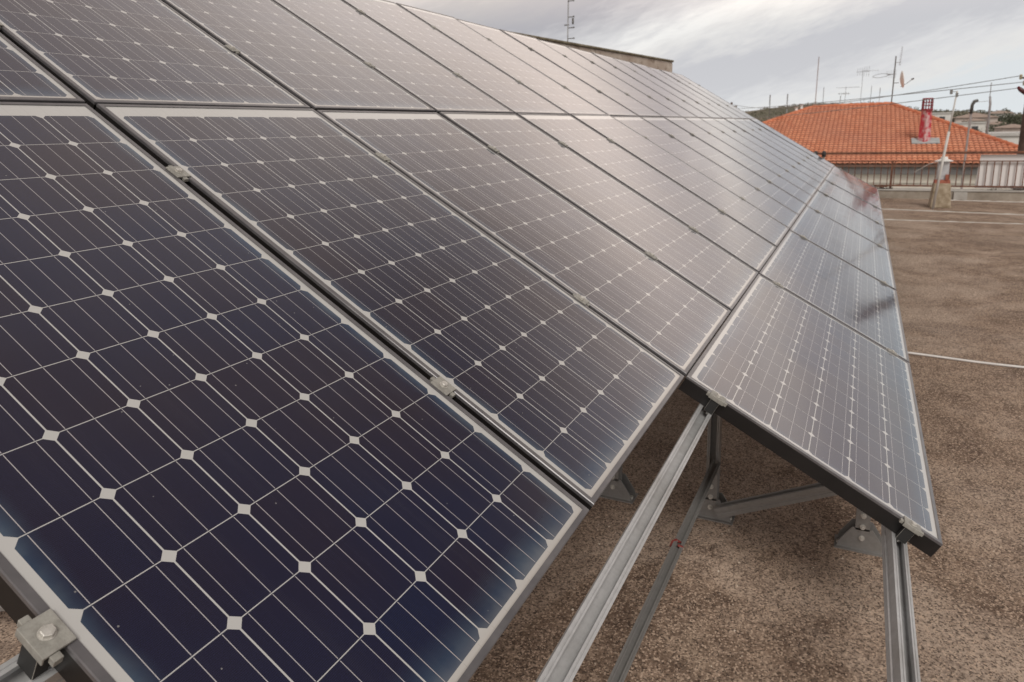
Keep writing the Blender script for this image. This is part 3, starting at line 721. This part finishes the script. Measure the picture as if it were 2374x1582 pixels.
def tiled_face(name, a, b, c, d):
    """a-b eave, c over b, d over a (c == d for a triangle)"""
    e = (b - a).normalized(); mid = (c + d) / 2 - a; up = (mid - e * mid.dot(e)); hgt = up.length; up.normalize(); nn = e.cross(up).normalized()
    if nn.z < 0: nn = -nn
    Wd = (b - a).length; ua, ub = (d - a).dot(e), (c - a).dot(e)
    cw, rh = .235, .37; m = MB(); uvs = []
    ncol = int(Wd / cw); nrow = int(math.ceil(hgt / rh)); SUB = 5
    for r in range(nrow):
        v0, v1 = r * rh, min((r + 1) * rh, hgt)
        l = ua * (v0 + v1) / 2 / hgt; rr = Wd - (Wd - ub) * (v0 + v1) / 2 / hgt
        k0, k1 = int(l / cw * SUB), int(rr / cw * SUB) + 1
        base = len(m.v)
        for k in range(k0, k1 + 1):
            u = k * cw / SUB; ph = (u / cw) % 1
            wv = .034 * math.sqrt(max(0, 1 - ((ph - .5) / .36) ** 2)) if abs(ph - .5) < .36 else -.012
            for v, lift in ((v0 - .03, .012), (v0 - .03, .034), (v1, .004)):
                m.v.append(tuple(a + e * u + up * v + nn * (wv + lift) - off)); uvs.append((u / cw, v0 / rh + (.001 if v < v1 - .1 else .999)))
        for k in range(k1 - k0):
            p = base + k * 3
            m.f.append((p, p + 3, p + 4, p + 1)); m.m.append(0)
            m.f.append((p + 1, p + 4, p + 5, p + 2)); m.m.append(0)
    me = m.mesh(name, M_TILE); uvl = me.uv_layers.new(name='tile')
    for lp in me.loops: uvl.data[lp.index].uv = uvs[lp.vertex_index]
    return me
bmj = bmesh.new()
for fc in (tiled_face('r1', eR, eL, rL, rR), tiled_face('r2', eRb, eR, rR, rR), tiled_face('r3', eL, eLb, rL, rL), tiled_face('r4', eLb, eRb, rR, rL)):
    bmj.from_mesh(fc)
me = bpy.data.meshes.new('roof'); bmj.to_mesh(me); bmj.free(); me.materials.append(M_TILE)
roof = link('roof', me, hs)
b = MB()
for p, q in ((eR, rR), (eL, rL), (eRb, rR), (eLb, rL), (rL, rR)):
    n = int((q - p).length / .38)
    for k in range(n):
        s0 = p.lerp(q, k / n) + Vector((0, 0, .045)) - off; s1 = p.lerp(q, (k + 1.12) / n) + Vector((0, 0, .035)) - off
        b.tube([s0, s1], [.125, .10], 8, caps=True)
b.build('ridge_tile', M_HIP, roof, smooth=False)
b = MB(); b.box((.02, -9.72, EV - .16), (.10, 9.82, EV - .02)); b.box((.12, -9.8, EV - .16), (19.9, 9.9, EV - .13), 0); b.build('gutter', M_GUT, hs)
b = MB(); b.box((.5, -9.3, EV - .55), (19.5, 9.4, EV - .1602)); b.build('eaves_band', M_SOF, hs)
b = MB(); b.box((.62, -9.2, -8), (19.4, 9.3, EV - .5502)); b.box((.56, -9.25, EV - 1.0), (.618, 9.35, EV - .92)); b.build('wall', M_CREAM, hs)
for y in (-6.5, -3.2, .6, 4.0):
    b = MB(); b.box((.55, y, -3.6), (.612, y + 1.2, -2.1)); f = b.build('window', M_GUT, hs)
    b = MB(); b.box((.53, y + .08, -3.52), (.548, y + 1.12, -2.18)); b.build('pane', simple('dark_window_glass', (.03, .035, .04), None, 3, .1), f)
# chimney with peeling red paint
mch = Mat('peeling_red_paint'); o = mch.obj()
cc = mch.ramp(mch.noise(o, 2.6, 4, .6), [(.40, (.62, .42, .42)), (.47, (.55, .15, .17)), (.53, (.52, .03, .05))])
cc = mch.mix(mch.ramp(mch.noise(o, 8, 3, .6), [(.6, 0.), (.7, .7)]), cc, (.68, .58, .56))
mch.set(Base_Color=cc, Roughness=.6); M_RED = mch.m
M_DRED = simple('dark_red_cage', (.22, .02, .03), (.32, .04, .05), 6, .6)
chx, chy = 42.33 - HX, -3.30 - HY
b = MB(); b.tube([(chx, chy, .30), (chx, chy, 1.0), (chx, chy, 2.06)], [.31, .27, .24], 4)
ch = b.build('chimney', M_RED, hs)
b = MB(); b.tube([(chx, chy, 2.05), (chx, chy, 2.13)], .29, 12); b.tube([(chx, chy, 2.62), (chx, chy, 2.68)], [.27, .24], 12)
for k in range(6):
    a = k * pi / 3 + .2; b.cyl((chx + .24 * cos(a), chy + .24 * sin(a), 2.13), (chx + .24 * cos(a), chy + .24 * sin(a), 2.63), .03, 6)
for z in (2.30, 2.46):
    b.tube([(chx + .26 * cos(q * pi / 8), chy + .26 * sin(q * pi / 8), z) for q in range(17)], .022, 5, caps=False)
b.build('cage', M_DRED, ch)
M_LEAD = simple('lead_flashing', (.34, .37, .37), (.46, .48, .48), 4, .6)
b = MB(); sl_ = 3.12 / 10
def rp(x, y, h): return (x - HX, y - HY, EV + sl_ * (x - 39.2) + h)
b.add([rp(41.9, -2.72, .10), rp(41.9, -4.02, .10), rp(42.7, -4.02, .10), rp(42.7, -2.72, .10), rp(41.9, -2.72, .06), rp(41.9, -4.02, .06), rp(42.7, -4.02, .06), rp(42.7, -2.72, .06)], [(0,3,2,1),(4,5,6,7),(0,1,5,4),(1,2,6,5),(2,3,7,6),(3,0,4,7)])
b.build('flashing', M_LEAD, hs)
for x, y, z1, lab in ((48.2, 3.62, 2.55, 'shorter white vent pipe at the left end of the orange roof'), (48.6, 3.34, 2.72, 'taller white vent pipe at the left end of the orange roof')):
    b = MB(); b.tube([(0, 0, 0), (0, 0, z1 - 1.9)], .085, 10); b.tube([(0, 0, z1 - 1.93), (0, 0, z1 - 1.88)], .13, 10)
    tag(b.build('vent_pipe', simple('white_pipe', (.66, .65, .63), None, 4, .5), loc=(x, y, 1.9), smooth=True), lab, 'vent', 'white vent pipes on the orange roof')
# lamp-like pipe at the house eave
t = thing('eaves_mast', 'slim grey pole with a hooked lamp head rising in front of the orange roof', 'lamp', (38.9, -4.86, -8))
b = MB(); b.tube([(0, 0, 0), (0, -.01, 7.5), (0, -.04, 10.15), (0, -.07, 10.3)], [.06, .05, .035, .035], 8); b.build('pole', M_THIN, t, smooth=True)
b = MB(); b.tube([(0, -.05, 9.8), (0, -.06, 10.2), (0, -.13, 10.36), (0, -.28, 10.40)], [.07, .07, .08, .07], 8); b.build('lamp_head', M_IRON, t, smooth=True)

# ================================================================== buildings behind the ridge and their aerials
M_TOWN = [simple('town_white', (.66, .65, .62), (.76, .75, .72), .6, .9), simple('town_cream', (.58, .54, .47), (.68, .63, .56), .6, .9), simple('town_pink', (.52, .45, .41), (.62, .55, .50), .6, .9), simple('town_grey', (.28, .26, .24), (.36, .34, .31), .6, .9)]  # town wall and roof colours paled in place of distance haze
M_TROOF = [simple('town_roof_tiles', (.33, .25, .21), (.42, .33, .28), 1.5, .9), simple('pale_flat_roof', (.48, .47, .45), (.60, .59, .57), .6, .9)]
M_PANE = simple('far_window', (.05, .055, .06), (.08, .085, .09), 3, .3)
def town_house(x, y, z, w, d, h, mi, roof, label, rot=0):
    """w along Y, d along X"""
    t = thing('house', label, 'house', (x, y, z), (0, 0, radians(rot)))
    b = MB(); b.box((0, -w / 2, -4), (d, w / 2, h)); b.build('wall', M_TOWN[mi], t)
    b = MB()
    if roof == 'flat': b.box((-.15, -w / 2 - .15, h + .002), (d + .15, w / 2 + .15, h + .25)); b.build('roof', M_TROOF[1], t)
    else:
        o_ = .35; rh = min(w, d) * .14
        A = [(-o_, -w/2-o_, h+.002), (d+o_, -w/2-o_, h+.002), (d+o_, w/2+o_, h+.002), (-o_, w/2+o_, h+.002)]
        k = min(w, d) / 2
        if w >= d: B = [(d/2, -w/2+k, h+rh), (d/2, w/2-k+.01, h+rh)]; fs = [(0,1,4),(1,2,5,4),(2,3,5),(3,0,4,5),(3,2,1,0)]
        else: B = [(k, 0, h+rh), (d-k+.01, 0, h+rh)]; fs = [(3,0,4),(0,1,5,4),(1,2,5),(2,3,4,5),(3,2,1,0)]
        b.add(A + B, fs); b.build('roof', M_TROOF[0], t)
    nw = max(1, int(w / 2.6))
    for k in range(nw):
        yy = -w / 2 + w * (k + .5) / nw
        b = MB(); b.box((-.04, yy - .45, h * .38), (-.002, yy + .45, h * .78)); b.build('window', M_PANE, t)
    return t
town_house(66, 1.0, -1.6, 8, 12, 3.4, 3, 'flat', 'grey flat roofed building hidden behind the orange roof ridge')
town_house(66, 9.5, -3.4, 7, 12, 3.6, 3, 'flat', 'grey flat roofed building at the foot of the left hill')
def vert_fuzz(b, h, l, w=.16): yagi(b, (0, .0, h - l / 2), (0, 0, 1), l, int(l / .09), w, w * .8, False, .010)
zr = 2.05
roof_aerial(70, 7.78, zr - 1.7, 3.85, 'short dark pole aerial furthest left above the hill', lambda b, h: b.cyl((0, 0, h - .9), (0, 0, h - .05), .045, 6), M_IRON, .03)
roof_aerial(70, 6.24, zr - 1.7, 3.85, 'second short dark pole aerial from the left above the hill', lambda b, h: (b.cyl((0, 0, h - .9), (0, 0, h), .05, 6), b.cyl((0, 0, h - 1.7), (0, 0, h - 1.35), .05, 6)), M_IRON, .025)
roof_aerial(70, 3.2, zr, 2.6, 'comb aerial just right of the plain pole, above the orange roof', lambda b, h: vert_fuzz(b, h, 1.25, .26))
roof_aerial(70, 1.78, zr, 1.8, 'short dark comb aerial left of the cross shaped aerial', lambda b, h: vert_fuzz(b, h, .9, .22), M_IRON)
roof_aerial(70, 1.4, zr, 2.6, 'cross shaped aerial with two long booms above the orange roof', lambda b, h: (yagi(b, (0, -.2, h - .1), (.15, 1, 0), 1.9, 9, .5, .3, False, .012), yagi(b, (0, .1, h - .62), (0, 1, 0), .95, 5, .2, .2, True, .018)))
roof_aerial(70, .12, zr, 3.95, 'tall mast with a small grid aerial left of the dish mast', lambda b, h: (yagi(b, (0, -.05, h - .15), (.2, 1, 0), 1.1, 6, .9, .6, True, .013), yagi(b, (0, -.7, h - .1), (0, 1, .02), 1.2, 6, .12, .12, True, .009), yagi(b, (0, -.28, h - 2.75), (0, 0, 1), .6, 4, .1, .1, False, .012)))
roof_aerial(70, -.66, zr, 2.55, 'plain short aerial pole close on the left of the dish mast', lambda b, h: yagi(b, (0, 0, h - 1.4), (0, 0, 1), .5, 4, .1, .1, False, .012), M_IRON)
roof_aerial(70, -1.36, zr, 2.35, 'faint short aerial nearest the dish mast on its left', lambda b, h: vert_fuzz(b, h, .5, .2))
t = thing('antenna_mast', 'thick grey pole aerial behind the right slope of the orange roof', 'antenna', (60, -8.36, -4))
b = MB(); b.tube([(0, 0, 0), (0, -.01, 6.6), (0, .06, 7.1)], [.11, .075, .07], 8); b.build('mast', M_ALU, t, smooth=True)
b = MB(); yagi(b, (0, .07, 7.35), (0, .0, 1), 1.4, 12, .34, .26, False, .02); b.build('aerial', M_ALU, t)
t = thing('antenna_mast', 'thin faint pole with a small crossbar just left of the thick grey pole', 'antenna', (60, -7.32, -4))
b = MB(); b.tube([(0, 0, 0), (0, .02, 6.75)], .03, 6); b.cyl((0, .1, 6.72), (0, -.9, 6.78), .018, 6); b.build('mast', M_ALU, t)

# town on the hillside
TH_ = [(150, -12.9, .3, 3.2, 7, 2.3, 0, 'flat', 'small white flat house highest on the right hillside, beside the red chimney'),
       (140, -15.4, -1.2, 6.2, 8, 2.0, 0, 'flat', 'long white low building on the hillside right of the leaning mast'),
       (165, -20.0, -.2, 7, 8, 2.0, 2, 'hip', 'pale pink house with brown roof behind the long white building'),
       (150, -18.2, -.9, 3.2, 6, 2.1, 1, 'hip', 'small cream house between the hooked lamp and the thick grey pole'),
       (150, -21.8, -2.1, 3.6, 7, 2.6, 1, 'hip', 'cream house with brown roof right of the thick grey pole'),
       (120, -19.6, -3.0, 3.6, 6, 3.2, 2, 'hip', 'pinkish house close to the right edge, left of the wooden utility pole'),
       (90, -10.1, -4.5, 7.5, 9, 4.0, 3, 'flat', 'wide grey brown flat roofed building below the long white one'),
       (75, -12.2, -4.4, 4.6, 9, 4.4, 0, 'flat', 'white flat roofed building low down behind the right end of the orange roof'),
       (190, -27.5, .4, 5, 7, 2.2, 0, 'hip', 'tiny white house far up the hillside by the right edge')]
for a in TH_: town_house(*a)

# ================================================================== terrain
def ridge(a):  # height of the ridge against azimuth ratio y/x
    pts = [(-.6, 4), (-.165, 3.2), (-.09, 5.6), (0, 10.2), (.064, 11.0), (.11, 10.1), (.147, 8.0), (.2, 5.5), (.6, 6)]
    if a <= pts[0][0]: return pts[0][1]
    for (a0, z0), (a1, z1) in zip(pts, pts[1:]):
        if a <= a1: t = (a - a0) / (a1 - a0); t = t * t * (3 - 2 * t); return z0 + (z1 - z0) * t
    return pts[-1][1]
def terrain_z(x, y):
    r = math.hypot(x, y)
    a = y / x if x > 1 else 99 * (1 if y > 0 else -1)
    rz = ridge(max(-.6, min(.6, a)))
    if x < 1: rz = 5
    if r < 70: z = -8
    elif r < 150: t = (r - 70) / 80; z = -8 + 6.6 * t * t * (3 - 2 * t)
    elif r < 400: t = (r - 150) / 250; z = -1.4 + (rz + 1.4) * t ** 1.1
    else: z = rz - (r - 400) * .012
    if r > 90: z += (noise.noise(Vector((x * .03, y * .03, 0))) * 1.1 + noise.noise(Vector((x * .12, y * .12, 4))) * .45) * min(1, (r - 90) / 120)
    return z
m = Mat('scrub_hillside'); o = m.n('ShaderNodeNewGeometry').outputs['Position']
f = m.noise(o, .05, 6, .65); g = m.noise(o, .35, 5, .7); h = m.noise(o, .025, 4, .5)
c = m.ramp(g, [(.40, (.10, .098, .072)), (.52, (.155, .145, .11)), (.66, (.22, .195, .155))])
c = m.mix(m.ramp(h, [(.52, 0.), (.62, .75)]), c, (.33, .26, .21))
m.set(Base_Color=c, Roughness=1.0); m.b.inputs['Specular IOR Level'].default_value = .05
tv = []; tf = []; NA, NR = 240, 90
rs = [0.1] + [6 * (2400 / 6) ** (k / (NR - 1)) for k in range(NR)]
for r in rs:
    for k in range(NA):
        a = 2 * pi * k / NA; x, y = r * cos(a), r * sin(a); tv.append((x, y, terrain_z(x, y)))
for i in range(len(rs) - 1):
    for k in range(NA):
        k2 = (k + 1) % NA; tf.append((i * NA + k, i * NA + k2, (i + 1) * NA + k2, (i + 1) * NA + k))
b = MB(); b.add(tv, tf)
o_ = b.mesh('ground', m.m, smooth=True); bm = bmesh.new(); bm.from_mesh(o_); bmesh.ops.recalc_face_normals(bm, faces=bm.faces)
if sum(f.normal.z for f in bm.faces) < 0: bmesh.ops.reverse_faces(bm, faces=bm.faces)
bm.to_mesh(o_); bm.free(); tag(link('ground', o_), kind='structure')
# the building the terrace belongs to
M_OWN = simple('own_building_render', (.45, .42, .38), (.55, .52, .47), 1, .9)
b = MB(); b.box((-6.1, -6.0, -9), (15.449, 6.3, -.301))
tag(b.build('apartment_building', M_OWN), 'building under the roof terrace, mostly out of sight', 'building')

# ================================================================== trees on the hillside
M_LEAF = [simple('dark_leaves', (.060, .072, .045), (.12, .125, .085), 1.4, .9), simple('olive_leaves', (.11, .108, .075), (.19, .18, .13), 1.4, .9)]  # leaf colours lightened to stand for distance haze
M_TRUNK = simple('bark', (.08, .06, .045), (.13, .10, .08), 6, .95)
def tree(x, y, hgt, rad, mi, label, seed):
    rnd = random.Random(seed); z0 = terrain_z(x, y) - .1
    t = thing('tree', label, 'tree', (x, y, z0), group='trees on the far hillside')
    b = MB(); b.tube([(0, 0, 0), (.05 * hgt, 0, hgt * .35), (0, .04 * hgt, hgt * .75)], [hgt * .05, hgt * .035, hgt * .012], 7)
    for k in range(5):
        a = k * 1.26 + rnd.random(); b.tube([(0, 0, hgt * (.25 + .07 * k)), (rad * .6 * cos(a), rad * .6 * sin(a), hgt * (.45 + .08 * k))], [hgt * .02, hgt * .006], 5)
    b.build('trunk', M_TRUNK, t)
    b = MB(); cl = [(Vector((rnd.gauss(0, .42) * rad, rnd.gauss(0, .42) * rad, hgt * (.35 + .55 * rnd.random()))), rad * rnd.uniform(.25, .5)) for _ in range(16)]
    for c, r in cl:
        for _ in range(70):
            d = Vector((rnd.gauss(0, 1), rnd.gauss(0, 1), rnd.gauss(0, .75))).normalized() * r * rnd.random() ** .4
            p = c + d; s = rad * rnd.uniform(.05, .10); u = Vector((rnd.gauss(0, 1), rnd.gauss(0, 1), rnd.gauss(0, 1))).normalized(); w = u.orthogonal().normalized()
            b.add([p - u * s, p + w * s * .6, p + u * s, p - w * s * .6], [(0, 1, 2, 3)])
    b.build('crown', M_LEAF[mi], t)
TR = [(118, -16.3, 3.4, 2.2, 0, 'round dark tree right of the thick grey pole'), (112, -17.4, 2.6, 1.8, 0, 'dark bushy tree close to the right edge, below the pinkish house'), (135, -19.6, 3.0, 2.0, 0, 'dark tree between the cream house and the pinkish house'),
      (170, -16.2, 2.8, 2.6, 1, 'olive tree on the skyline behind the long white building'), (185, -20.8, 3.4, 2.8, 0, 'dark tree standing on the skyline behind the hooked lamp'), (180, -24.2, 3.6, 2.6, 0, 'dark tree on the skyline left of the thick grey pole'),
      (200, -29.5, 3.8, 3.0, 1, 'olive tree on the skyline above the pinkish house'), (172, -26.6, 3.2, 2.4, 0, 'dark skyline tree beside the tiny far white house'), (105, -13.3, 2.3, 1.7, 1, 'low olive tree above the grey brown flat roof'), (128, -14.2, 2.3, 1.8, 0, 'low dark tree in front of the highest white house')]
for i, a in enumerate(TR): tree(*a, seed=40 + i)
# scrub on the hill
b = MB(); rnd = random.Random(5)
for _ in range(2600):
    a = rnd.uniform(-.24, .24); r = 150 + 260 * rnd.random(); x, y = r * cos(a), r * sin(a); z = terrain_z(x, y)
    R_ = rnd.uniform(.35, 1.1)
    for k in range(7):
        u = Vector((rnd.gauss(0, 1), rnd.gauss(0, 1), rnd.gauss(0, .6))).normalized(); w = u.orthogonal().normalized(); p = Vector((x, y, z + R_ * .4)) + Vector((rnd.gauss(0, .5), rnd.gauss(0, .5), rnd.gauss(0, .22))) * R_
        s = R_ * .4; b.add([p - u * s, p + w * s * .7, p + u * s, p - w * s * .7], [(0, 1, 2, 3)])
tag(b.build('hillside_scrub', M_LEAF[1]), 'low olive green scrub covering the hillside', 'scrub', kind='stuff')

# ================================================================== utility pole and wires
M_WOOD = simple('brown_pole_wood', (.085, .05, .038), (.16, .10, .08), 5, .85)
t = thing('utility_pole', 'brown wooden utility pole cut by the right edge of the photo', 'utility pole', (16.2, -3.42, -8))
b = MB(); b.tube([(0, .03, 0), (0, .04, 9.35), (0, .03, 10.25)], [.16, .125, .115], 14); b.build('pole', M_WOOD, t, smooth=True)
M_PORC = simple('pale_insulator', (.42, .36, .24), (.55, .48, .34), 10, .35)
b = MB(); b.cyl((0, .03, 10.28), (-.02, .27, 10.34), .02, 8); b.build('bracket', M_IRON, t)
for dy, dz in ((.27, .02), (.20, -.10)):
    b = MB(); b.lathe([(.0, .05), (.022, .045), (.03, .02), (.016, .012), (.036, -.005), (.016, -.02), (.03, -.035), (.012, -.05), (0, -.05)], 12, (-.02, dy, 10.33 + dz)); b.build('insulator', M_PORC, t, smooth=True)
b = MB(); b.tube([(0, .30, 10.16), (0, .24, 10.10), (0, .10, 9.99)], [.025, .042, .042], 10); b.build('fuse', simple('dark_red_plastic', (.16, .02, .03), (.07, .02, .02), 5, .4), t, smooth=True)
t = thing('utility_pole', 'distant utility pole behind the array where the wires end', 'utility pole', (82, 13.2, -8))
b = MB(); b.tube([(0, 0, 0), (0, 0, 12.0)], [.16, .11], 10); b.build('pole', M_WOOD, t, smooth=True)
b = MB(); b.box((-.05, -.6, 11.5), (.05, .6, 11.62)); b.build('crossarm', M_WOOD, t)
M_WIRE = simple('grey_wire', (.22, .22, .22), (.28, .28, .28), 10, .6)
for p0, p1, sag, lab in (((16.18, -3.13, 2.37), (82, 13.0, 3.75), .5, 'uppermost of the three overhead wires at the right'), ((16.18, -3.22, 2.25), (82, 12.7, 3.3), .1, 'middle one of the three overhead wires at the right'), ((16.2, -3.15, 2.14), (82, 13.4, 2.3), .2, 'lowest of the three overhead wires at the right')):
    b = MB(); p0, p1 = Vector(p0), Vector(p1); pts = []
    for k in range(41):
        s = k / 40; s = s * s; q = p0.lerp(p1, s); q.z -= 4 * sag * s * (1 - s); pts.append(q)
    b.tube(pts, [.006 + .012 * (k / 40) for k in range(41)], 5); tag(b.build('overhead_wire', M_WIRE, smooth=True), lab, 'wire', 'overhead wires')
